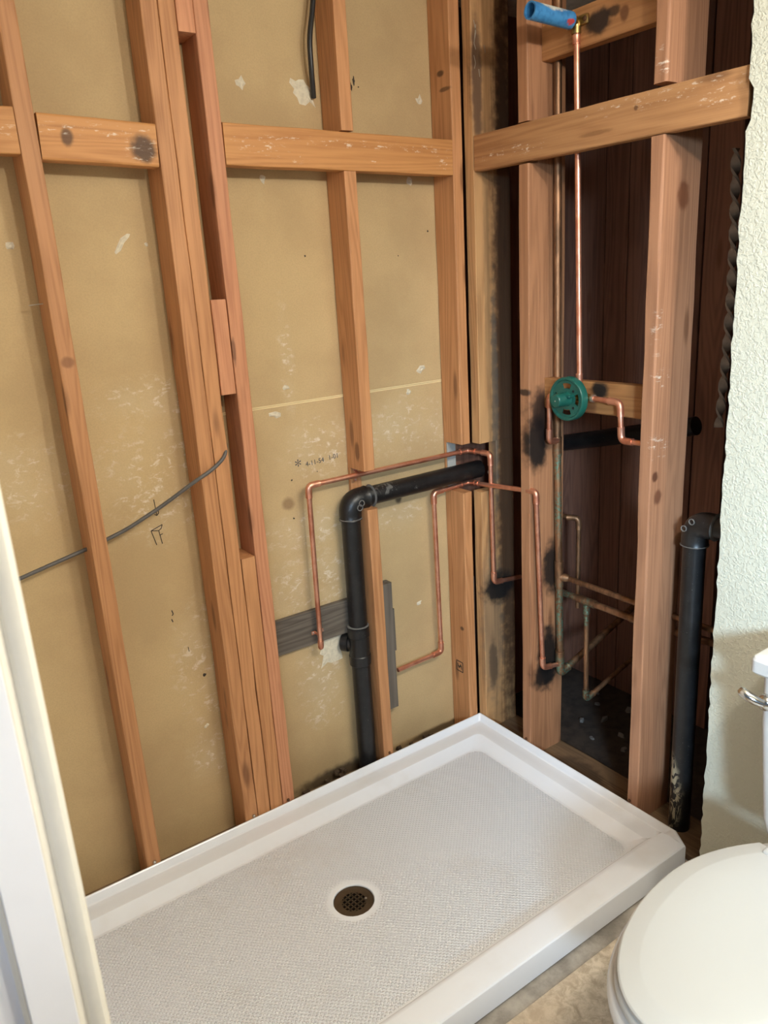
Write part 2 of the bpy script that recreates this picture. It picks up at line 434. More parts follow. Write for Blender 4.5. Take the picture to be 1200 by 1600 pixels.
def stepped(a, b, prof, n=24):
    """turned piece from a to b; prof = [(t, r)...], ends closed"""
    a, b = Vector(a), Vector(b); ax = (b - a).normalized(); nrm = ax.orthogonal().normalized(); bn = ax.cross(nrm)
    V, F = [], []
    for t, r in prof:
        p = a.lerp(b, t)
        for j in range(n):
            q = 2 * PI * j / n; V.append(p + (nrm * math.cos(q) + bn * math.sin(q)) * r)
    for i in range(len(prof) - 1):
        for j in range(n):
            k = (j + 1) % n; F.append((i * n + j, i * n + k, (i + 1) * n + k, (i + 1) * n + j))
    F.append(tuple(reversed(range(n)))); F.append(tuple((len(prof) - 1) * n + j for j in range(n)))
    return V, F
def elbow_geo(a, b, c, r, bend, stub, lip=1.0):
    """pipe elbow round corner b, fat sockets on both legs"""
    a, b, c = Vector(a), Vector(b), Vector(c)
    u, v = (a - b).normalized(), (c - b).normalized()
    P = [b + u * (bend + stub), b + u * (bend + stub - .003)]; Rr = [r * lip, r]
    p0, p1 = b + u * bend, b + v * bend
    for i in range(9):
        t = i / 8; P.append((1 - t) ** 2 * p0 + 2 * t * (1 - t) * b + t * t * p1); Rr.append(r)
    P += [b + v * (bend + stub - .003), b + v * (bend + stub)]; Rr += [r, r * lip]
    return sweep(P, Rr, 18)

def pipe_run(name, pts, r, mat, label, elbows, bend=.016, straps=(), sleeves=(), cat='pipe', fr=1.27, stub=.022, emat=None, ends=()):
    """a pipe with its soldered fittings as parts"""
    t = empty(name, pts[0], label, cat)
    V, F = sweep(fillet(pts, bend), r, 16)
    mesh_obj('tube', V, F, mat, t, 40)
    for i in elbows:
        V, F = elbow_geo(pts[i - 1], pts[i], pts[i + 1], r * fr, bend, stub, 1.06)
        mesh_obj('elbow', V, F, emat or mat, t, 40)
    for a, b, k in sleeves:
        V, F = stepped(a, b, [(0, r * k), (.08, r * k * 1.04), (.15, r * k), (.85, r * k), (.92, r * k * 1.04), (1, r * k)], 16)
        mesh_obj('coupling', V, F, emat or mat, t, 40)
    return t

# ---------------------------------------------------------------- setting: slab, floor covering, walls, boards, ceiling
H = 2.44
M_chasefloor = plain('dark_chase_floor', lin(66, 54, 44), .95, nz=25., bump=.6, vari=.5)
fl = struct(mesh_obj('floor', *box((-3.3, -4.2, -.08), (1.4, .25, .02)), M_conc))
V, F = bevel_box((-3.2, -4.1, .0205), (-.014, -.934, .0275), .002, 1)
mesh_obj('vinyl_sheet', V, F, M_vinyl, fl)
mesh_obj('chase_floor_cover', *box((.158, -1.99, .0202), (.66, .107, .0206)), M_chasefloor, fl)  # thin dark brown sheet over the slab inside the chase
struct(mesh_obj('ceiling', *box((-3.3, -4.2, H), (1.4, .25, H + .05)), M_ceil))

wl = empty('wall_left', (-.85, .1, 0), structure=True)
mesh_obj('drywall_sheet', *box((-3.3, .0965, .021), (-.875, .109, H)), M_paper, wl)
mesh_obj('drywall_sheet', *box((-.8745, .0965, 1.3335), (.004, .109, H)), M_paper, wl)
mesh_obj('drywall_sheet', *box((-.8745, .0965, .021), (.004, .109, 1.3245)), M_paper, wl)
for z0, z1 in ((1.325, 1.3285), (1.3297, 1.333)):
    mesh_obj('paper_edge', *box((-.8745, .0955, z0), (.0, .108, z1)), M_paperedge, wl)

def blob(cx, cz, rx, rz, y, th=.002, n=11, jag=.35, lean=0., mat=None, name='torn_paper', parent=None):
    """little torn flake on the sheet facing the room"""
    pts = []
    for j in range(n):
        a = 2 * PI * j / n; k = 1 + random.uniform(-jag, jag)
        pts.append((cx + rx * k * math.cos(a) + lean * rz * math.sin(a), cz + rz * k * math.sin(a)))
    V = [(x, y, z) for x, z in pts] + [(cx + (x - cx) * .55, y - th * random.uniform(.5, 1.4), cz + (z - cz) * .55) for x, z in pts] + [(cx, y - th * .4, cz)]
    F = [(j, (j + 1) % n, n + (j + 1) % n, n + j) for j in range(n)] + [(n + j, n + (j + 1) % n, 2 * n) for j in range(n)]
    return mesh_obj(name, V, F, mat or M_gyp, parent)
YF = .0964
for cx, cz, rx, rz, ln in [(-.678, 2.172, .017, .017, 0), (-.093, 2.169, .012, .014, 0), (-.492, 2.166, .034, .030, -.5), (-.64, 1.94, .009, .010, 0), (-.141, 1.943, .011, .012, 0),
                           (-1.046, 1.787, .008, .024, .9), (-.986, 1.782, .007, .008, 0), (-1.309, 1.787, .010, .009, 0), (-.133, 1.377, .015, .013, .3), (-.63, 1.38, .011, .008, 0),
                           (-.187, 1.309, .009, .008, 0), (-.674, 1.306, .016, .011, 0), (-.556, .515, .046, .058, .1), (-.185, .565, .010, .008, .6), (-1.005, .405, .007, .006, 0)]:
    blob(cx, cz, rx, rz, YF, .003, n=17 if rx > .03 else 9, jag=.45, lean=ln, parent=wl)
for cx, cz, rx, rz in [(-.325, 2.205, .004, .010), (-.335, 2.188, .004, .010), (-.645, .98, .003, .003), (-.55, 1.11, .002, .002), (-.99, .57, .005, .006), (-.20, 1.73, .002, .002), (-.08, 1.80, .003, .003), (-.31, 2.19, .002, .002), (-.53, 1.74, .003, .003), (-.64, 1.10, .003, .003)]:
    blob(cx, cz, rx, rz, YF, .0012, mat=M_pencil, name='nail_hole', parent=wl)

def stroke(pts, w_, mat, parent, name, y=.0958):
    """pencil line on the sheet: a thin raised ribbon"""
    V, F = [], []
    for (a, b), (c, d) in zip(pts, pts[1:]):
        u = Vector((c - a, d - b)); n_ = Vector((-u.y, u.x)).normalized() * w_ / 2
        k = len(V)
        V += [(a + n_.x, y, b + n_.y), (a - n_.x, y, b - n_.y), (c - n_.x, y, d - n_.y), (c + n_.x, y, d + n_.y)]
        V += [(p[0], y + .0006, p[2]) for p in V[k:k + 4]]
        F += [(k, k + 1, k + 2, k + 3), (k, k + 4, k + 5, k + 1), (k + 1, k + 5, k + 6, k + 2), (k + 2, k + 6, k + 7, k + 3), (k + 3, k + 7, k + 4, k)]
    return mesh_obj(name, V, F, mat, parent)
# arrow and the little table-like pencil figure
stroke([(-1.063, 1.128), (-1.061, 1.082), (-1.067, 1.087)], .0022, M_pencil, wl, 'pencil_mark')
stroke([(-1.061, 1.082), (-1.055, 1.088), (-1.055, 1.094)], .0022, M_pencil, wl, 'pencil_mark')
stroke([(-1.083, 1.043), (-1.050, 1.054), (-1.054, 1.044), (-1.062, 1.039), (-1.083, 1.043), (-1.073, 1.0)], .0022, M_pencil, wl, 'pencil_mark')
stroke([(-1.062, 1.039), (-1.057, 1.0)], .0022, M_pencil, wl, 'pencil_mark')
stroke([(-1.059, 1.026), (-1.052, 1.028)], .0022, M_pencil, wl, 'pencil_mark')
stroke([(-1.059, .80), (-1.056, .788), (-1.060, .784)], .003, M_pencil, wl, 'pencil_mark')
stroke([(-1.063, .774), (-1.060, .764)], .003, M_pencil, wl, 'pencil_mark')
stroke([(-1.027, .675), (-1.026, .66)], .002, M_pencil, wl, 'pencil_mark')
def text_on_sheet(body, x, z, size, tilt):
    cu = bpy.data.curves.new('t', 'FONT'); cu.body = body; cu.size = size; cu.extrude = .0003
    tmp = bpy.data.objects.new('t', cu); COL.objects.link(tmp)
    dg = bpy.context.evaluated_depsgraph_get(); dg.update()
    me = bpy.data.meshes.new_from_object(tmp.evaluated_get(dg))
    bpy.data.objects.remove(tmp)
    R_ = Matrix.Rotation(PI / 2, 4, 'X') @ Matrix.Rotation(tilt, 4, 'Z')
    V = [R_ @ v.co + Vector((x, .0962, z)) for v in me.vertices]; F = [tuple(p.vertices) for p in me.polygons]
    return mesh_obj('ink_stamp', V, F, M_ink, wl)
text_on_sheet('*', -.624, 1.123, .05, 0)
text_on_sheet('4-11-54', -.588, 1.132, .021, .06)
text_on_sheet('1-01', -.507, 1.138, .021, .06)

# painted wall right of the stripped studs, ragged cut edge
V, F = [], []
zs = [.03 + i * (H - .03) / 120 for i in range(121)]
for z in zs:
    e = -.912 - .013 * (1 - z / H) + random.uniform(-.0028, .0028)
    if 1.93 < z < 2.0: e -= .012
    V += [(-.014, e, z), (-.0005, e + .001, z), (-.014, -4.1, z), (-.0005, -4.1, z)]
for i in range(120):
    a, b = i * 4, i * 4 + 4
    F += [(a, b, b + 1, a + 1), (a + 2, b + 2, b, a), (a + 1, b + 1, b + 3, a + 3)]
wr = struct(mesh_obj('wall_right', V, F, M_wall))

# short wall stub at the foot of the alcove, with a beaded corner
wn = struct(mesh_obj('wall_near', *join(box((-1.672, -1.017, .021), (-1.575, -.905, H)), box((-1.79, -1.012, .021), (-1.6725, .095, H))), M_white))
prof = [(-1.672, -1.017), (-1.6735, -1.024), (-1.668, -1.0295), (-1.611, -1.0295), (-1.6065, -1.025), (-1.602, -1.023), (-1.5985, -1.0295), (-1.591, -1.0335), (-1.583, -1.0335), (-1.577, -1.0295), (-1.575, -1.024), (-1.575, -1.017)]
n_ = len(prof)
V = [(x, y, z) for z in (.028, H) for x, y in prof]
F = [(i, (i + 1) % n_, n_ + (i + 1) % n_, n_ + i) for i in range(n_)] + [tuple(range(n_)), tuple(range(n_, 2 * n_))]
tr = mesh_obj('corner_trim', V, F, M_cream, wn, 30)
V, F = bevel_box((-1.666, -1.0325, .03), (-1.613, -1.0297, H - .01), .001, 1)
mesh_obj('flat_face', V, F, M_white, tr)

# dark boards at the back of the open pipe chase
wb = empty('wall_back', (.62, -.5, 0), structure=True)
mesh_obj('gap_shade_backing', *box((.66, -2.0, .02), (.68, .25, H)), M_gapshade, wb)  # added black sheet, so the gaps between the boards look shaded
y = .22; i = 0
widths = [.105, .14, .098, .10, .055, .135, .14, .13, .15, .14, .13, .14, .15, .14, .14]
for bw in widths:
    y0 = y - bw
    gap = .028 if i in (4, 6) else .003
    lumber('board', (.62 + random.uniform(-.006, .006), y0 + gap, .025), (.642, y, H), 'z', M_board, parent=wb, eased=.002)
    y = y0; i += 1
mesh_obj('chase_side_panel', *box((.0045, .108, .021), (.66, .12, H)), M_board, wb)
mesh_obj('chase_end_panel', *box((.005, -2.02, .02), (.66, -2.0, H)), M_board, wb)
pl = lumber('sole_plate', (.002, -1.95, .0205), (.157, .092, .041), 'y', M_plate, 'stained flat sole plate under the pipe-wall studs behind the shower pan', 'plate')
pl2 = lumber('sole_plate', (-1.66, .003, .0205), (-.008, .0955, .026), 'x', M_plate, 'sole plate hidden behind the pan edge under the drywall bays', 'plate')

# ---------------------------------------------------------------- studs and blocks of the long wall
ZB, ZT = .0262, H - .001
stA = lumber('wall_stud', (-1.266, 0, ZB), (-1.226, .096, ZT), 'z', M_stud, 'leftmost single stud of the drywall wall, the grey cable goes through it')
stB = lumber('wall_stud', (-.958, 0, ZB), (-.9165, .096, ZT), 'z', M_stud, 'left stud of the tight pair left of the slotted gap', cuts=())
stC = lumber('wall_stud', (-.915, .001, ZB), (-.8735, .096, ZT), 'z', M_stud, 'right stud of the tight pair, bordering the dark slotted gap')
stD = lumber('wall_stud', (-.8285, 0, ZB), (-.7885, .096, ZT), 'z', M_pink, 'stud on the right side of the slotted gap with three spacer blocks')
lumber('spacer_block', (-.8725, .0005, 2.246), (-.8295, .096, ZT), 'z', M_pink, 'topmost spacer block in the slotted gap between studs', 'block')
lumber('spacer_block', (-.8725, .0005, 1.394), (-.8305, .060, 1.638), 'z', M_pink, 'middle spacer block in the slotted gap, open above and below', 'block')
lumber('spacer_block', (-.8715, .0005, ZB), (-.8295, .096, .93), 'z', M_stud, 'long lowest spacer block in the slotted gap reaching the pan', 'block')
# middle stud: notched behind the let-in block and cut away for the drain and the copper line
lumber('wall_stud', (-.439, 0, 1.104), (-.3995, .096, ZT), 'z', M_stud, 'upper cut stud in the middle of the drywall wall above the black drain elbow',
       cuts=[(1.954 - 1.104, 2.056 - 1.104, 0, 0, .042, 0)])
lumber('wall_stud', (-.437, .0, ZB), (-.398, .096, .979), 'z', M_stud, 'short lower stud beside the black vertical drain, standing behind the pan')
lumber('stud_remnant', (-.440, .080, .9795), (-.400, .0962, 1.1035), 'z', M_stud, 'thin stud strip left behind the cut, carrying the copper strap', 'stud')
# corner stud
lumber('wall_stud', (-.050, 0, ZB), (-.012, .096, ZT), 'z', M_stud, 'corner stud of the drywall wall, notched where pipes turn the corner',
       cuts=[(.955 - ZB, 1.122 - ZB, 0, 0, .081, 0)])
mesh_obj('grey_patch', *box((-.0485, .0775, .958), (-.0125, .0808, 1.119)), M_wallgrey, [o for o in COL.objects if o.name == 'wall_stud.006'][0])
lumber('filler_strip', (-.0105, .008, 1.99), (-.0045, .05, ZT), 'z', M_stud, 'thin upper filler strip in the corner gap', 'strip')
lumber('filler_strip', (-.0105, .008, .06), (-.0045, .05, .64), 'z', M_grey, 'thin lower pale strip in the corner gap', 'strip')
# let-in horizontal blocks
lumber('horizontal_block', (-.7875, -.0005, 1.955), (-.0505, .040, 2.053), 'x', M_block, 'long plaster-scraped horizontal block between slotted gap and corner stud', 'block', tilt=.0135)
lumber('horizontal_block', (-1.2235, -.0005, 1.9535), (-.960, .040, 2.0495), 'x', M_block, 'short horizontal block with a dark round knot at its right end', 'block', tilt=.034, eased=.005)
lumber('horizontal_block', (-1.62, -.0005, 1.968), (-1.268, .040, 2.062), 'x', M_block, 'horizontal block left of the leftmost stud, cut by frame edge', 'block')
# weathered backing boards
lumber('backing_board', (-.786, .0795, .556), (-.442, .0955, .672), 'x', M_grey, 'grey weathered board behind the capped copper pipe', 'board', eased=.0015)
gb = lumber('backing_board', (-.397, .062, .222), (-.322, .0955, .690), 'z', M_grey, 'grey weathered upright board right of the short lower stud', 'board', eased=.0015)
lumber('backing_board', (-.3195, .075, .43), (-.308, .0955, .585), 'z', M_grey, 'narrow grey sliver of wood beside the upright weathered board', 'board', eased=.001)

# ---------------------------------------------------------------- posts and blocks of the pipe wall
ZP = .0412
lumber('corner_post', (.0, -.036, ZP), (.150, .005, ZT), 'z', M_postF, 'dark stained wide corner post with a torch scorch low on its face', 'post',
       cuts=[(.955 - ZP, 1.122 - ZP, .072, 0, 0, 0)])
lumber('wall_stud', (.0, -.262, ZP), (.152, -.222, ZT), 'z', M_postG, 'pipe-wall stud with black torch scorches beside the old copper riser',
       cuts=[(1.949 - ZP, 2.057 - ZP, .042, 0, 0, 0)])
pH = lumber('wall_stud', (.0, -.703, ZP), (.152, -.665, ZT), 'z', M_postH, 'large knotty stud at the right of the valve bay', eased=.004,
       cuts=[(1.949 - ZP, 2.060 - ZP, .042, 0, 0, 0)])
lumber('horizontal_block', (-.0005, -.907, 1.953), (.036, -.039, 2.052), 'y', M_fblock, 'long let-in block across the pipe wall, ending at the painted wall', 'block', tilt=.008)
lumber('horizontal_block', (.055, -.6645, 2.205), (.093, -.2625, 2.300), 'y', M_upblock, 'upper block with burn mark behind the blue shower stub', 'block')
lumber('horizontal_block', (.066, -.6645, 1.256), (.100, -.2625, 1.347), 'y', M_valveblock, 'block behind the green valve guard with a black scorch', 'block')

# marks on posts
def flat_strokes(polys, parent, mat, name, plane, w_):
    for pts in polys:
        V, F = [], []
        for a, b in zip(pts, pts[1:]):
            a, b = Vector(a), Vector(b); u = (b - a).normalized(); n2 = u.cross(Vector(plane)).normalized() * w_ / 2
            k = len(V); up = Vector(plane) * .0006
            V += [a + n2, a - n2, b - n2, b + n2, a + n2 + up, a - n2 + up, b - n2 + up, b + n2 + up]
            F += [(k, k + 1, k + 2, k + 3), (k + 4, k + 7, k + 6, k + 5), (k, k + 4, k + 5, k + 1), (k + 1, k + 5, k + 6, k + 2), (k + 2, k + 6, k + 7, k + 3), (k + 3, k + 7, k + 4, k)]
        mesh_obj(name, V, F, mat, parent)
def O(n): return [o for o in COL.objects if o.name == n][0]
post = O('corner_post')
yk = -.0369
flat_strokes([[(.012, yk, 2.36), (.020, yk, 2.33), (.014, yk, 2.31)], [(.020, yk, 2.35), (.012, yk, 2.30), (.018, yk, 2.285)], [(.010, yk, 2.27), (.016, yk, 2.25), (.011, yk, 2.235)], [(.028, yk, 2.235), (.031, yk, 2.215)], [(.050, yk, 2.30), (.055, yk, 2.28)]], post, M_chalk, 'chalk_mark', (0, -1, 0), .002)
st = O('wall_stud.006')
xe = -.0508
flat_strokes([[(xe, .064, .307), (xe, .030, .307), (xe, .030, .268), (xe, .064, .268), (xe, .064, .307)], [(xe, .058, .296), (xe, .050, .280), (xe, .042, .296), (xe, .036, .278)], [(xe, .058, .286), (xe, .036, .289)]], st, M_pencil, 'grade_stamp', (-1, 0, 0), .003)

# ---------------------------------------------------------------- shower pan
pan = empty('shower_pan', (-.77, -.45, .02), 'white acrylic shower pan with textured floor in the open alcove', 'shower pan')
NC, NE = 8, 12
def ring(xr, xl, yb, yf, zs_, zf, r, chamfer=0.):
    """rounded rectangle, starts at the back right corner and turns towards back left, front left, front right"""
    out = []
    for (cx, cy, a0) in ((xr - r, yb - r, 0), (xl + r, yb - r, 90), (xl + r, yf + r, 180), (xr - r, yf + r, 270)):
        front = a0 >= 180
        for i in range(NC):
            a = math.radians(a0 + 90 * i / (NC - 1))
            px, py = cx + r * math.cos(a), cy + r * math.sin(a)
            if chamfer and a0 == 270:
                t = i / (NC - 1); px = xr - chamfer * .6 * (1 - t); py = yf + chamfer * t
            if front:
                t = i / (NC - 1)
                k = t if a0 == 180 else 1 - t
                z = zs_ + (zf - zs_) * k
            else: z = zs_
            out.append((px, py, z))
    full = []
    for i, p in enumerate(out):
        full.append(p)
        if (i + 1) % NC == 0:
            q = out[(i + 1) % len(out)]
            for e in range(1, NE + 1): full.append(tuple(p[d] + (q[d] - p[d]) * e / (NE + 1) for d in range(3)))
    return full
XR, XL, YB, YFf = -.0012, -1.664, -.0012, -.892
prof = [(.000, .000, .0285, .0285, .004), (.000, .000, .094, .092, .004), (.0012, .001, .0985, .0965, .004), (.004, .004, .1, .0995, .004), (.006, .009, .0995, .1005, .006), (.008, .014, .0975, .1008, .008), (.0175, .050, .0810, .1006, .008),
        (.021, .072, .0787, .1000, .010), (.045, .076, .0792, .0992, .012), (.069, .081, .0797, .0972, .016), (.075, .085, .0785, .0945, .020), (.080, .089, .0750, .0905, .024), (.106, .108, .0575, .0625, .034), (.112, .113, .0552, .0575, .037), (.119, .119, .0545, .0555, .040)]
rings = []
for s_, f_, zs_, zf, r in prof:
    rings.append(ring(XR - s_, XL + s_, YB - s_, YFf + f_, zs_, zf, r, chamfer=.052 if s_ <= .012 else (0.03 if s_ <= .03 else 0)))
m = 4 * (NC + NE)
V = [p for rg in rings for p in rg]
F = []
for i in range(len(rings) - 1):
    for j in range(m):
        k = (j + 1) % m; F.append((i * m + j, i * m + k, (i + 1) * m + k, (i + 1) * m + j))
mesh_obj('rim', V, F, M_pan, pan, 13)
# textured floor, dished to the drain
dc = Vector((-.844, -.426)); DR = .0565
outer = rings[-1]; fr_ = []
def drain_ring(r, z):
    o_ = []
    for p in outer:
        a = math.atan2(p[1] - dc.y, p[0] - dc.x)
        o_.append((dc.x + r * math.cos(a), dc.y + r * math.sin(a), z))
    return o_
inner = drain_ring(DR + .006, .0472)
for t in (0, .25, .5, .75, 1):
    fr_.append([tuple(a[q] * (1 - t) + b[q] * t for q in range(3)) for a, b in zip(outer, inner)])
fr_.append(drain_ring(DR + .002, .0476)); fr_.append(drain_ring(DR, .0464))
fr_.append(drain_ring(DR - .0012, .038))
V = [p for rg in fr_ for p in rg]; F = []
for i in range(len(fr_) - 1):
    for j in range(m):
        k = (j + 1) % m; F.append((i * m + j, i * m + k, (i + 1) * m + k, (i + 1) * m + j))
mesh_obj('textured_floor', V, F, M_pantex, pan, 35)
# drain: bowl with square-holed grate
dr = empty('drain', (dc.x, dc.y, .03)); dr.parent = pan; dr.location = Vector((dc.x, dc.y, .03)) - abs_loc(pan)
V, F = stepped((dc.x, dc.y, .030), (dc.x, dc.y, .0435), [(0, .0545), (.3, .0545), (1, .0550)], 40)
F = F[:-1]
mesh_obj('drain_body', V, F, M_drain, dr, 40)
V, F = [], []
gr = .0545; n4 = 5; pitch = .0122; hole = .0088
ang = .18
ca, sa = math.cos(ang), math.sin(ang)
def gp(u, v, z): return (dc.x + u * ca - v * sa, dc.y + u * sa + v * ca, z)
hs = n4 * pitch / 2 + .002
N = 48
for j in range(N):                                          # flat annulus from the grid's square to the circle
    a0, a1 = 2 * PI * j / N, 2 * PI * (j + 1) / N
    def sq(a):
        c_, s_ = math.cos(a), math.sin(a); k = .0335; return (k * c_, k * s_)
    k = len(V)
    V += [gp(*sq(a0), .0412), gp(*sq(a1), .0412), gp(gr * math.cos(a1), gr * math.sin(a1), .0418), gp(gr * math.cos(a0), gr * math.sin(a0), .0418)]
    F.append((k, k + 1, k + 2, k + 3))
mesh_obj('drain_flange', V, F, M_drain, dr, 30)
V, F = [], []
for q in range(-3, 4):
    for flip in (0, 1):
        c0 = (q) * pitch - 0
        L_ = math.sqrt(max(.0, .0338 ** 2 - c0 ** 2)) if abs(c0) < .0338 else 0
        if L_ < .004: continue
        b = .0019
        pts = [(c0 - b, -L_), (c0 + b, -L_), (c0 + b, L_), (c0 - b, L_)]
        if flip: pts = [(y_, x_) for x_, y_ in pts]
        k = len(V)
        V += [gp(x_, y_, .0412) for x_, y_ in pts] + [gp(x_, y_, .037) for x_, y_ in pts]
        F += [(k, k + 1, k + 2, k + 3), (k + 4, k + 7, k + 6, k + 5), (k, k + 4, k + 5, k + 1), (k + 1, k + 5, k + 6, k + 2), (k + 2, k + 6, k + 7, k + 3), (k + 3, k + 7, k + 4, k)]
mesh_obj('grate', V, F, M_drain, dr)
V, F = stepped((dc.x, dc.y, .0295), (dc.x, dc.y, .0305), [(0, .05), (1, .05)], 24)
mesh_obj('drain_well', V, F, M_black, dr)
V, F = stepped(gp(.03, -.016, .041), gp(.03, -.016, .043), [(0, .0035), (.7, .0035), (1, .002)], 10)
mesh_obj('drain_screw', V, F, M_steel, dr)
# screws through the flange into the studs
for x, y_, mt in [(-.931, -.003, M_steel), (-.811, -.003, M_rust), (-.416, -.003, M_rust), (-.003, -.242, M_rust), (-.003, -.676, M_rust), (-1.245, -.003, M_steel)]:
    d_ = Vector((0, -1, 0)) if y_ == -.003 else Vector((-1, 0, 0))
    p = Vector((x, y_, .106))
    V, F = stepped(p + d_ * -.006, p + d_ * .004, [(0, .0018), (.35, .0018), (.4, .0048), (.85, .0042), (1, .0022)], 12)
    mesh_obj('flange_screw', V, F, mt, pan)

# ---------------------------------------------------------------- new copper pipes
r = .0079
p1 = [(-.616, .052, .560), (-.611, .050, 1.085), (.022, .050, 1.085), (.024, -.058, 1.087), (.030, -.058, .628), (.160, -.056, .612)]
a = pipe_run('copper_pipe', p1, r, M_cu, 'bright copper line from capped stub along drywall wall to the corner post scorch', [1, 2, 3, 4],
             sleeves=[((-.018, .050, 1.085), (.004, .050, 1.085), 1.22)])
V, F = stepped((-.6155, .052, .575), (-.616, .052, .545), [(0, .0098), (.6, .0098), (.85, .0085), (1, .004)], 16)
mesh_obj('end_cap', V, F, M_cu, a, 40)
def strap(parent, c, along, out, half=.021, tab=.012):
    """two-hole pipe strap: tabs on both sides of the pipe, `along` = direction across the pipe, `out` = away from the wall"""
    c, al, ou = Vector(c), Vector(along).normalized(), Vector(out).normalized(); ax = al.cross(ou)
    P = [(-half, -.0085), (-half + tab, -.0085)] + [(-.0098 * math.cos(q), .0098 * math.sin(q)) for q in (0, .5, 1, 1.57, 2.1, 2.6, PI)] + [(half - tab, -.0085), (half, -.0085)]
    V = []
    for s in (-.0055, .0055):
        for k in (0, .0012):
            V += [c + al * u + ou * (v + k) + ax * s for u, v in P]
    n = len(P); F = []
    for i in range(n - 1):
        F += [(i, i + 1, n + i + 1, n + i), (2 * n + i, 3 * n + i, 3 * n + i + 1, 2 * n + i + 1), (n + i, n + i + 1, 3 * n + i + 1, 3 * n + i), (i, 2 * n + i, 2 * n + i + 1, i + 1)]
    sp = mesh_obj('strap', V, F, M_cu, parent, 40)
    for u in (-half + tab * .45, half - tab * .45):
        q = c + al * u - ou * .008
        V, F = stepped(q, q + ou * .0025, [(0, .003), (.6, .003), (1, .0018)], 10)
        mesh_obj('screw', V, F, M_steel, sp)
strap(a, (-.6155, .0585, .602), (1, 0, 0), (0, -1, 0))
strap(a, (-.433, .058, 1.085), (0, 0, 1), (0, -1, 0), half=.024)
V, F = stepped((.037, -.036, 1.02), (.037, -.0405, 1.02), [(0, .007), (.6, .007), (1, .005)], 14)
mesh_obj('strap_screw', V, F, M_steel, a)

p2 = [(-.3185, .060, .362), (-.124, .060, .367), (-.129, .060, .9625), (.030, .060, .968), (.006, -.284, 1.003), (.036, -.284, .384), (.106, -.2845, .372)]
pipe_run('copper_pipe', p2, r, M_cu, 'lower copper line from weathered upright board, through the scorched stud to old riser', [1, 2, 3, 4, 5],
         sleeves=[((-.008, .060, .9667), (.012, .060, .9673), 1.25), ((.0275, .024, .9716), (.026, .004, .9737), 1.22)])

# shower riser with valve, branches
p3 = [(.0465, -.392, 2.245), (.0465, -.418, 1.340)]
rz = pipe_run('shower_riser', p3, r, M_cu, 'straight copper shower riser from the green valve to the blue stub', [], sleeves=[((.045, -.3922, 2.236), (.045, -.3928, 2.214), 1.25), ((.045, -.4172, 1.372), (.045, -.418, 1.335), 1.25)])
V, F = sweep(fillet([(.045, -.392, 2.238), (.045, -.392, 2.266), (.018, -.392, 2.266)], .012), .0125, 16)
el = mesh_obj('drop_ear_elbow', V, F, M_brass, rz, 40)
V, F = bevel_box((.044, -.428, 2.254), (.054, -.356, 2.278), .004, 2)
mesh_obj('mounting_ear', V, F, M_brass, el, 40)
for yy in (-.421, -.364):
    V, F = stepped((.044, yy, 2.266), (.040, yy, 2.266), [(0, .006), (.6, .006), (1, .003)], 12)
    mesh_obj('mounting_screw', V, F, M_rust, el)
st_ = empty('shower_stub', (.02, -.392, 2.266), 'short blue plastic pipe stub with white and red scuffs on the riser top', 'pipe stub')
a_, b_ = Vector((.022, -.392, 2.266)), Vector((-.122, -.392, 2.272))
def tube_geo(a, b, ro, ri, n=28):
    V1, F1 = stepped(a, b, [(0, ro), (1, ro)], n); F1 = F1[:-2]
    V2, F2 = stepped(a, b, [(0, ri), (1, ri)], n); F2 = F2[:-2]
    V = V1 + V2; F = F1 + [tuple(reversed([i + 2 * n for i in q])) for q in F2]
    for j in range(n):
        k = (j + 1) % n
        F.append((j, 2 * n + j, 2 * n + k, k)); F.append((n + j, n + k, 3 * n + k, 3 * n + j))
    return V, F
mesh_obj('sleeve', *tube_geo(a_, b_, .0205, .0165), M_blue, st_, 40)
V, F = stepped(a_ + Vector((-.002, 0, 0)), a_ + Vector((-.006, 0, 0)), [(0, .0164), (1, .0164)], 20)
mesh_obj('inner_plug', V, F, M_bluein, st_)

va = empty('shower_valve', (.01, -.398, 1.30), 'shower valve under a round dark green plastic guard with slots', 'valve')
# guard ring
VX, VY, VZ = .009, -.398, 1.301
def disc_pt(rad, ang, x): return (x, VY + rad * math.cos(ang), VZ + rad * math.sin(ang))
RO = .0635
prof = [(.032, .0635), (.012, .0635), (.009, .0615), (.009, .0565), (.012, .054), (.014, .053)]
V, F = [], []; n = 56
for x_, rd in prof + [(.030, .0535)]:
    V += [disc_pt(rd, 2 * PI * j / n, x_) for j in range(n)]
k_ = len(prof) + 1
for i in range(k_):
    i2 = (i + 1) % k_
    for j in range(n):
        q = (j + 1) % n; F.append((i * n + j, i * n + q, i2 * n + q, i2 * n + j))
gu = mesh_obj('guard_ring', V, F, M_green, va, 35)
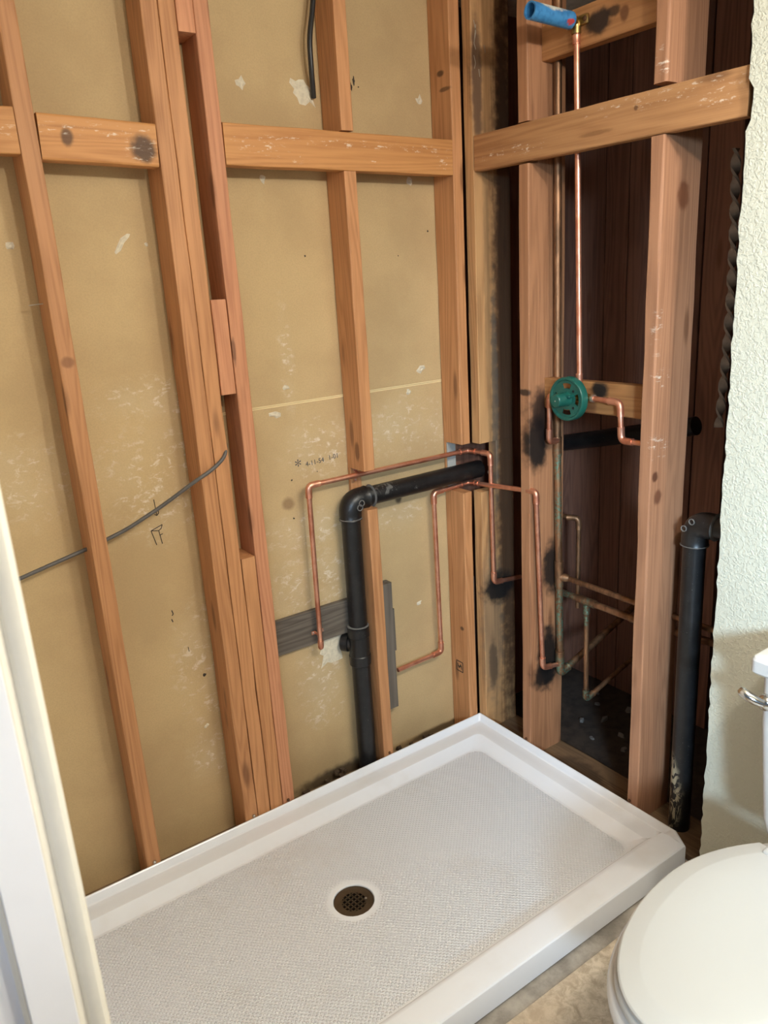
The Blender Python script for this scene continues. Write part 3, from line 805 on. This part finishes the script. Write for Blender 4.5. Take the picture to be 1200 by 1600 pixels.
# face plate with four kidney slots
V, F = [], []
rads = [.0, .014, .026, .031, .046, .0535]
na = 48
idx = {}
for xi, x_ in enumerate((.013, .017)):
    for ri, rd in enumerate(rads):
        for j in range(na):
            idx[xi, ri, j] = len(V); V.append(disc_pt(max(rd, .0005), 2 * PI * j / na, x_))
def is_open(ri, j):
    aa = (j + .5) / na * 360 % 90
    return ri == 3 and (aa < 25 or aa > 65)
for ri in range(len(rads) - 1):
    for j in range(na):
        q = (j + 1) % na
        if is_open(ri, j):
            for (c, d) in (((ri, j), (ri, q)), ((ri + 1, q), (ri + 1, j))):
                F.append((idx[(0,) + c], idx[(0,) + d], idx[(1,) + d], idx[(1,) + c]))
            if not is_open(ri, (j - 1) % na): F.append((idx[0, ri, j], idx[0, ri + 1, j], idx[1, ri + 1, j], idx[1, ri, j]))
            if not is_open(ri, q): F.append((idx[0, ri, q], idx[1, ri, q], idx[1, ri + 1, q], idx[0, ri + 1, q]))
            continue
        F.append((idx[0, ri, j], idx[0, ri, q], idx[0, ri + 1, q], idx[0, ri + 1, j]))
        F.append((idx[1, ri, j], idx[1, ri + 1, j], idx[1, ri + 1, q], idx[1, ri, q]))
fp = mesh_obj('face_plate', V, F, M_green, gu)
V, F = stepped((.013, VY, VZ), (-.034, VY, VZ), [(0, .021), (.1, .019), (.9, .0185), (.97, .0172), (1, .0160)], 32)
hb = mesh_obj('hub', V, F, M_green, va, 35)
V, F = stepped((-.0335, VY, VZ), (-.0352, VY, VZ), [(0, .0022), (.5, .0022), (1, .0012)], 10)
mesh_obj('hub_screw', V, F, M_steel, hb)
for aa in (.5, 2.65):                                       # ribs beside the hub
    c = disc_pt(.024, aa, .004)
    V, F = bevel_box((-.006, c[1] - .006, c[2] - .004), (.014, c[1] + .006, c[2] + .004), .001, 1)
    mesh_obj('rib', V, F, M_green, hb)
for yy, zz in ((-.424, 1.325), (-.424, 1.277)):
    V, F = stepped((.0135, yy, zz), (.0115, yy, zz), [(0, .004), (1, .0035)], 12)
    mesh_obj('guard_screw', V, F, M_black, gu)
V, F = join(stepped((.066, VY, VZ), (.020, VY, VZ), [(0, .026), (.4, .026), (.45, .022), (1, .020)], 24),
            stepped((.045, -.352, 1.300), (.045, -.470, 1.305), [(0, .011), (.2, .011), (.2, .014), (.8, .014), (.85, .0115), (1, .0115)], 18),
            stepped((.045, -.418, 1.30), (.045, -.418, 1.345), [(0, .012), (.7, .012), (.75, .0105), (1, .0105)], 18))
mesh_obj('valve_body', V, F, M_brass, va, 35)
V, F = stepped((.045, -.462, 1.3045), (.045, -.474, 1.305), [(0, .0112), (.5, .0118), (1, .0105)], 16)
mesh_obj('solder_joint', V, F, M_solder, va, 40)
pipe_run('copper_pipe', [(.045, -.468, 1.3045), (.045, -.563, 1.3015), (.045, -.571, 1.196), (.045, -.6645, 1.198)], r, M_cu, 'copper branch stepping down from the right of the valve into the knotty stud', [1, 2])
b3 = pipe_run('copper_pipe', [(.045, -.356, 1.300), (.045, -.302, 1.300), (.047, -.300, 1.158), (.098, -.286, 1.150)], r, M_cu, 'short copper branch dropping from the left of the valve to the old riser', [1, 2])

# ---------------------------------------------------------------- old tarnished pipes in the chase
old = pipe_run('old_copper_riser', [(.1000, -.2765, 2.435), (.1060, -.2780, 1.15), (.118, -.2855, .334), (.30, -.285, .395), (.60, -.285, .50)], .0118, M_oldcu,
               'tall tarnished brown copper riser with green corrosion beside the scorched stud', [2], bend=.02, fr=1.25, stub=.02,
               sleeves=[((.1120, -.2818, .745), (.1135, -.2826, .655), 1.22), ((.1165, -.2845, .42), (.1175, -.2853, .36), 1.3), ((.1058, -.2779, 1.16), (.1066, -.2784, 1.10), 1.18)])
V, F = stepped((.113, -.282, .690), (.128, -.312, .688), [(0, .014), (.8, .0135), (1, .0115)], 18)
mesh_obj('tee_branch', V, F, M_oldcu, old, 40)
pipe_run('old_copper_pipe', [(.126, -.308, .688), (.133, -.560, .683), (.133, -.9, .683)], .0092, M_oldcu, 'upper tarnished crossing pipe running from the old riser behind the knotty stud', [], cat='pipe',
         sleeves=[((.1335, -.60, .683), (.1335, -.63, .683), 1.25)])
t3 = pipe_run('old_copper_pipe', [(.150, -.10, .618), (.150, -.60, .618), (.150, -.95, .646)], .0112, M_oldcu, 'lower tarnished crossing pipe with a tee, behind the old riser', [],
              sleeves=[((.150, -.332, .618), (.150, -.405, .618), 1.25), ((.150, -.545, .618), (.150, -.575, .618), 1.2)])
pipe_run('old_copper_pipe', [(.150, -.368, .608), (.146, -.376, .262), (.30, -.378, .310), (.60, -.38, .40)], .0082, M_oldcu, 'thin tarnished drop pipe ending in an elbow above the rubble', [1], bend=.016, fr=1.3,
         sleeves=[((.150, -.3685, .603), (.1496, -.3692, .575), 1.35)])
pipe_run('old_copper_pipe', [(.36, .10, .80), (.36, -.10, .80), (.38, -.13, .80), (.38, -.13, .45)], .0085, M_oldcu, 'dim tarnished pipe deep in the chase, bending down', [2], bend=.02)
V, F = sweep([(.50, .10, 1.02), (.50, -.50, 1.16)], .030, 18)
tag(mesh_obj('old_drain', V, F, M_abs, None, 40), 'dim black drain pipe crossing deep behind the valve block', 'pipe')

# ---------------------------------------------------------------- black drains
R2 = .0302
ld = empty('black_drain', (-.474, .048, .04), 'black plastic drain with elbow on the drywall wall, dropping behind the pan', 'drain pipe')
V, F = sweep([(-.476, .048, .0265), (-.472, .048, .96)], R2, 28)
mesh_obj('vertical_pipe', V, F, M_abs, ld, 40)
V, F = sweep([(-.43, .048, 1.009), (.068, .048, 1.012)], R2, 28)
mesh_obj('horizontal_pipe', V, F, M_absL, ld, 40)
V, F = elbow_geo((-.472, .048, .8), (-.472, .048, 1.009), (-.2, .048, 1.009), .0352, .040, .020, 1.05)
eb = mesh_obj('elbow', V, F, M_abs, ld, 40)
for ang in (0.3, 1.0):                                       # moulded rosettes on the elbow face
    q = Vector((-.472 + .012 + .010 * ang, .0135, .985 + .018 * ang))
    V, F = tube_geo(q, q + Vector((0, -.0030, 0)), .0105, .0080, 20)
    mesh_obj('moulded_ring', V, F, M_glue, eb)
V, F = stepped((-.472, .048, .955), (-.472, .048, .949), [(0, .0335), (.5, .0372), (1, .0335)], 26)
mesh_obj('glue_bead', V, F, M_glue, ld, 40)
V, F = stepped((-.395, .048, 1.0095), (-.389, .048, 1.0095), [(0, .0305), (.5, .0368), (1, .0305)], 26)
mesh_obj('glue_bead', V, F, M_glue, ld, 40)
V, F = stepped((-.4745, .048, .585), (-.4755, .048, .445), [(0, .0305), (.02, .0355), (.25, .0362), (.27, .0340), (.72, .0340), (.74, .0362), (.97, .0355), (1, .0305)], 28)
te = mesh_obj('tee', V, F, M_abs, ld, 30)
V, F = stepped((-.477, .050, .520), (-.512, .0945, .522), [(0, .024), (.55, .024), (.58, .0305), (.95, .0305), (1, .028)], 26)
mesh_obj('tee_branch', V, F, M_abs, te, 30)
V, F = stepped((-.4745, .048, .5885), (-.4745, .048, .5835), [(0, .0305), (.5, .0364), (1, .0305)], 26)
mesh_obj('glue_bead', V, F, M_glue, ld, 40)

rd = empty('black_drain', (.088, -.787, .05), 'black plastic drain right of the knotty stud with peeling cream paint at its foot', 'drain pipe')
V, F = sweep([(.086, -.790, .0412), (.088, -.786, .955)], R2, 28)
mesh_obj('vertical_pipe', V, F, M_absR, rd, 40)
V, F = sweep([(.088, -.83, .995), (.088, -1.25, 1.003)], R2, 28)
mesh_obj('horizontal_pipe', V, F, M_abs, rd, 40)
V, F = elbow_geo((.088, -.786, .8), (.088, -.786, .995), (.088, -1.2, .997), .0352, .040, .022, 1.05)
eb = mesh_obj('elbow', V, F, M_abs, rd, 40)
for yy, zz in ((-.775, .985), (-.797, 1.008)):
    V, F = tube_geo(Vector((.0535, yy, zz)), Vector((.0505, yy, zz)), .0085, .0065, 20)
    mesh_obj('moulded_ring', V, F, M_glue, eb)
V, F = stepped((.088, -.786, .938), (.088, -.786, .931), [(0, .0305), (.5, .0375), (1, .0305)], 26)
mesh_obj('glue_bead', V, F, M_glue, rd, 40)
V, F = stepped((.088, -.845, .996), (.088, -.853, .996), [(0, .0305), (.5, .0375), (1, .0305)], 26)
mesh_obj('glue_bead', V, F, M_glue, rd, 40)

# ---------------------------------------------------------------- cables
cg = fillet([(-1.60, .058, .985), (-1.46, .056, 1.005), (-1.325, .056, 1.034), (-1.245, .052, 1.052), (-1.16, .046, 1.077), (-1.06, .030, 1.125), (-.985, -.007, 1.178), (-.925, -.010, 1.205), (-.885, -.006, 1.232), (-.868, .020, 1.262), (-.8665, .055, 1.270), (-.8665, .085, 1.22)], .03, 5)
V, F = sweep([(p[0], p[1], p[2]) for p in cg], .0052, 10)
V = [Vector((v[0], v[1], v[2])) for v in V]
tag(mesh_obj('electrical_cable', V, F, M_cableg, None, 60), 'grey electrical cable sagging through the leftmost stud and over the tight pair', 'cable')
cb = fillet([(-.452, .060, 2.43), (-.468, .060, 2.345), (-.484, .058, 2.285), (-.481, .064, 2.21), (-.466, .088, 2.150)], .04, 5)
V, F = sweep(cb, .0072, 10)
tag(mesh_obj('electrical_cable', V, F, M_cableb, None, 60), 'black cable hanging beside the middle stud into torn drywall at the top', 'cable')
# protruding nail tips
V, F = stepped((-1.2662, .05, 1.655), (-1.298, .052, 1.653), [(0, .0014), (.9, .0012), (1, .0004)], 8)
mesh_obj('nail', V, F, M_steel, stA)
# twisted strip hanging in the chase
V, F = [], []
nn = 70
for i in range(nn):
    t = i / (nn - 1); z = 1.93 - .72 * t; tw = t * 40
    cx_, cy_ = .30, -.700 - .012 * math.sin(t * 3.0)
    for s in (-1, 1):
        for q in (-1, 1):
            u, v = .012 * s, .004 * q
            V.append((cx_ + u * math.cos(tw) - v * math.sin(tw), cy_ + u * math.sin(tw) + v * math.cos(tw), z))
for i in range(nn - 1):
    k = i * 4
    for a0, b0 in ((0, 1), (1, 3), (3, 2), (2, 0)): F.append((k + a0, k + b0, k + 4 + b0, k + 4 + a0))
tag(mesh_obj('twisted_strip', V, F, M_rag, None, 60), 'dark twisted strip hanging in the chase beside the painted wall', 'strip')

# ---------------------------------------------------------------- rubble in the chase
def shard(name, x, y_, sx, sy, sz, mat, rot):
    n = 7; pts = []
    for j in range(n):
        a = 2 * PI * j / n + rot; k = random.uniform(.6, 1.2); pts.append((x + sx * k * math.cos(a), y_ + sy * k * math.sin(a)))
    z0 = .0208
    V = [(p[0], p[1], z0) for p in pts] + [(x + (p[0] - x) * .8, y_ + (p[1] - y_) * .8, z0 + sz * random.uniform(.6, 1.3)) for p in pts]
    F = [tuple(range(n)), tuple(range(n, 2 * n))] + [(j, (j + 1) % n, n + (j + 1) % n, n + j) for j in range(n)]
    return mesh_obj(name, V, F, mat)
k = 0
for x, y_ in [(.47, -.16), (.40, -.25), (.52, -.27), (.36, -.36), (.45, -.42), (.30, -.42), (.53, -.10), (.33, -.20), (.25, -.50), (.38, -.52), (.50, -.45), (.27, -.30)]:
    o = shard('plaster_scrap', x, y_, random.uniform(.008, .024), random.uniform(.008, .02), random.uniform(.005, .012), M_debris, random.random())
    tag(o, 'broken plaster scrap lying on the dark slab inside the pipe chase', 'debris', 'plaster scraps on the chase floor'); k += 1
# crumbs on the sole plate behind the pan
V, F = [], []
for i in range(70):
    x = random.uniform(-.72, -.10); y_ = random.uniform(.02, .09); s = random.uniform(.004, .012)
    if -.51 < x < -.39: continue
    z = .0263 + (.03 * max(0, 1 - abs(x + .56) / .12) * random.random())
    v, f = box((x - s, y_ - s * .7, z), (x + s * .8, y_ + s * .8, z + s * 1.3))
    v = [(p[0] + random.uniform(-.3, .3) * s, p[1] + random.uniform(-.3, .3) * s, p[2] + random.uniform(0, .4) * s) for p in v]
    kk = len(V); V += v; F += [tuple(q + kk for q in ff) for ff in f]
o = mesh_obj('mortar_crumbs', V, F, M_crumb); o['kind'] = 'stuff'
tag(o, 'brown mortar crumbs along the foot of the drywall behind the pan', 'crumbs')

# ---------------------------------------------------------------- toilet
to = empty('toilet', (-.45, -1.345, .028), 'white toilet with closed cream lid at the lower right', 'toilet')
CYT = -1.345
def lid_outline(grow=0., n=64, xf=-.830, xb=-.285, hw=.186, xc=-.50):
    """plan outline of seat and lid: long rounded front, narrower back"""
    L_ = []
    for i in range(n + 1):
        t = i / n; ph = PI * t
        L_.append(ph)
    pts = []
    af, ab = (xc - xf + grow), (xb - xc + grow)
    m1 = int(n * .68)
    for i in range(m1 + 1):                                  # front half ellipse from +y side over the nose to -y side
        a = PI / 2 + PI * i / m1
        pts.append((xc + af * math.cos(a), CYT + (hw + grow) * math.sin(a)))
    m2 = n - m1
    for i in range(1, m2 // 2):                              # back along -y side
        e = i / (m2 // 2); pts.append((xc + ab * e, CYT - (hw + grow) * (1 - .35 * e * e)))
    cr = .03
    for i in range(0, 7):
        a = i / 6; e = (1 - .35)
        pts.append((xc + ab + .0 * a, CYT - (hw + grow) * e * (1 - 2 * a)))
    for i in range(m2 // 2 - 1, 0, -1):
        e = i / (m2 // 2); pts.append((xc + ab * e, CYT + (hw + grow) * (1 - .35 * e * e)))
    return pts
def loft(name, levels, mat, parent, sharp=40, dome=0.):
    V, F = [], []; m = len(levels[0][0])
    for pts, z in levels: V += [(p[0], p[1], z) for p in pts]
    for i in range(len(levels) - 1):
        for j in range(m):
            k = (j + 1) % m; F.append((i * m + j, i * m + k, (i + 1) * m + k, (i + 1) * m + j))
    F.append(tuple(reversed(range(m))))
    b = (len(levels) - 1) * m
    cx_ = sum(p[0] for p in levels[-1][0]) / m; cy_ = sum(p[1] for p in levels[-1][0]) / m
    V.append((cx_, cy_, levels[-1][1] + dome))
    for j in range(m): F.append((b + j, b + (j + 1) % m, len(V) - 1))
    return mesh_obj(name, V, F, mat, parent, sharp)
def O2(g): return lid_outline(g)
loft('lid', [(O2(-.004), .447), (O2(.0), .450), (O2(.0), .456), (O2(-.003), .4585), (O2(-.038), .4685), (O2(-.042), .4692), (O2(-.10), .4700)], M_seat, to, 12, .0005)
loft('seat', [(O2(.000), .428), (O2(.005), .431), (O2(.005), .440), (O2(.0), .445)], M_seat, to, 50)
def bowl_ring(scale, shift, z, grow):
    return ([(-.47 + shift + (p[0] + .47) * scale, CYT + (p[1] - CYT) * scale) for p in lid_outline(grow, xb=-.235)], z)
loft('bowl', [bowl_ring(.62, .06, .0285, 0), bowl_ring(.60, .06, .06, 0), bowl_ring(.58, .06, .14, 0), bowl_ring(.64, .05, .22, 0), bowl_ring(.80, .03, .30, .0), bowl_ring(.95, .0, .355, .005),
              bowl_ring(1.0, 0, .380, .012), bowl_ring(1.0, 0, .395, .016), bowl_ring(1.0, 0, .408, .018), bowl_ring(1.0, 0, .418, .012), bowl_ring(1.0, 0, .4255, -.01)], M_vit, to, 50)
for yy in (-1.27, -1.42):
    V, F = bevel_box((-.325, yy - .022, .428), (-.283, yy + .022, .475), .008, 3)
    mesh_obj('hinge', V, F, M_seat, to, 40)
V, F = [], []
lv = []
def rrect(x0, x1, y0, y1, r, n=6):
    o_ = []
    for cx_, cy_, a0 in ((x1 - r, y1 - r, 0), (x0 + r, y1 - r, 90), (x0 + r, y0 + r, 180), (x1 - r, y0 + r, 270)):
        for i in range(n):
            a = math.radians(a0 + 90 * i / (n - 1)); o_.append((cx_ + r * math.cos(a), cy_ + r * math.sin(a)))
    return o_
loft('tank', [(rrect(-.222, -.03, -1.345 - .145, -1.345 + .145, .02), .428), (rrect(-.228, -.026, -1.345 - .155, -1.345 + .155, .02), .47), (rrect(-.236, -.022, -1.345 - .172, -1.345 + .172, .02), .70), (rrect(-.238, -.022, -1.345 - .176, -1.345 + .176, .02), .822)], M_vit, to, 40)
loft('tank_lid', [(rrect(-.247, -.018, -1.345 - .191, -1.345 + .191, .012), .822), (rrect(-.250, -.016, -1.345 - .196, -1.345 + .196, .014), .826), (rrect(-.250, -.016, -1.345 - .196, -1.345 + .196, .014), .852), (rrect(-.247, -.018, -1.345 - .193, -1.345 + .193, .014), .858), (rrect(-.240, -.022, -1.345 - .186, -1.345 + .186, .014), .8615)], M_vit, to, 25)
lev = empty('flush_lever', (-.245, -1.19, .765)); lev.parent = to; lev.location = Vector((-.245, -1.19, .765)) - abs_loc(to)
V, F = stepped((-.2372, -1.19, .765), (-.262, -1.19, .765), [(0, .016), (.15, .018), (.4, .018), (.65, .0165), (.85, .012), (1, .005)], 22)
mesh_obj('lever_boss', V, F, M_chrome, lev, 60)
V, F = sweep([(-.258, -1.190, .767), (-.266, -1.178, .772), (-.272, -1.165, .779), (-.274, -1.152, .786), (-.274, -1.146, .789)], [.009, .0105, .011, .0105, .006], 14)
mesh_obj('lever_arm', V, F, M_chrome, lev, 60)
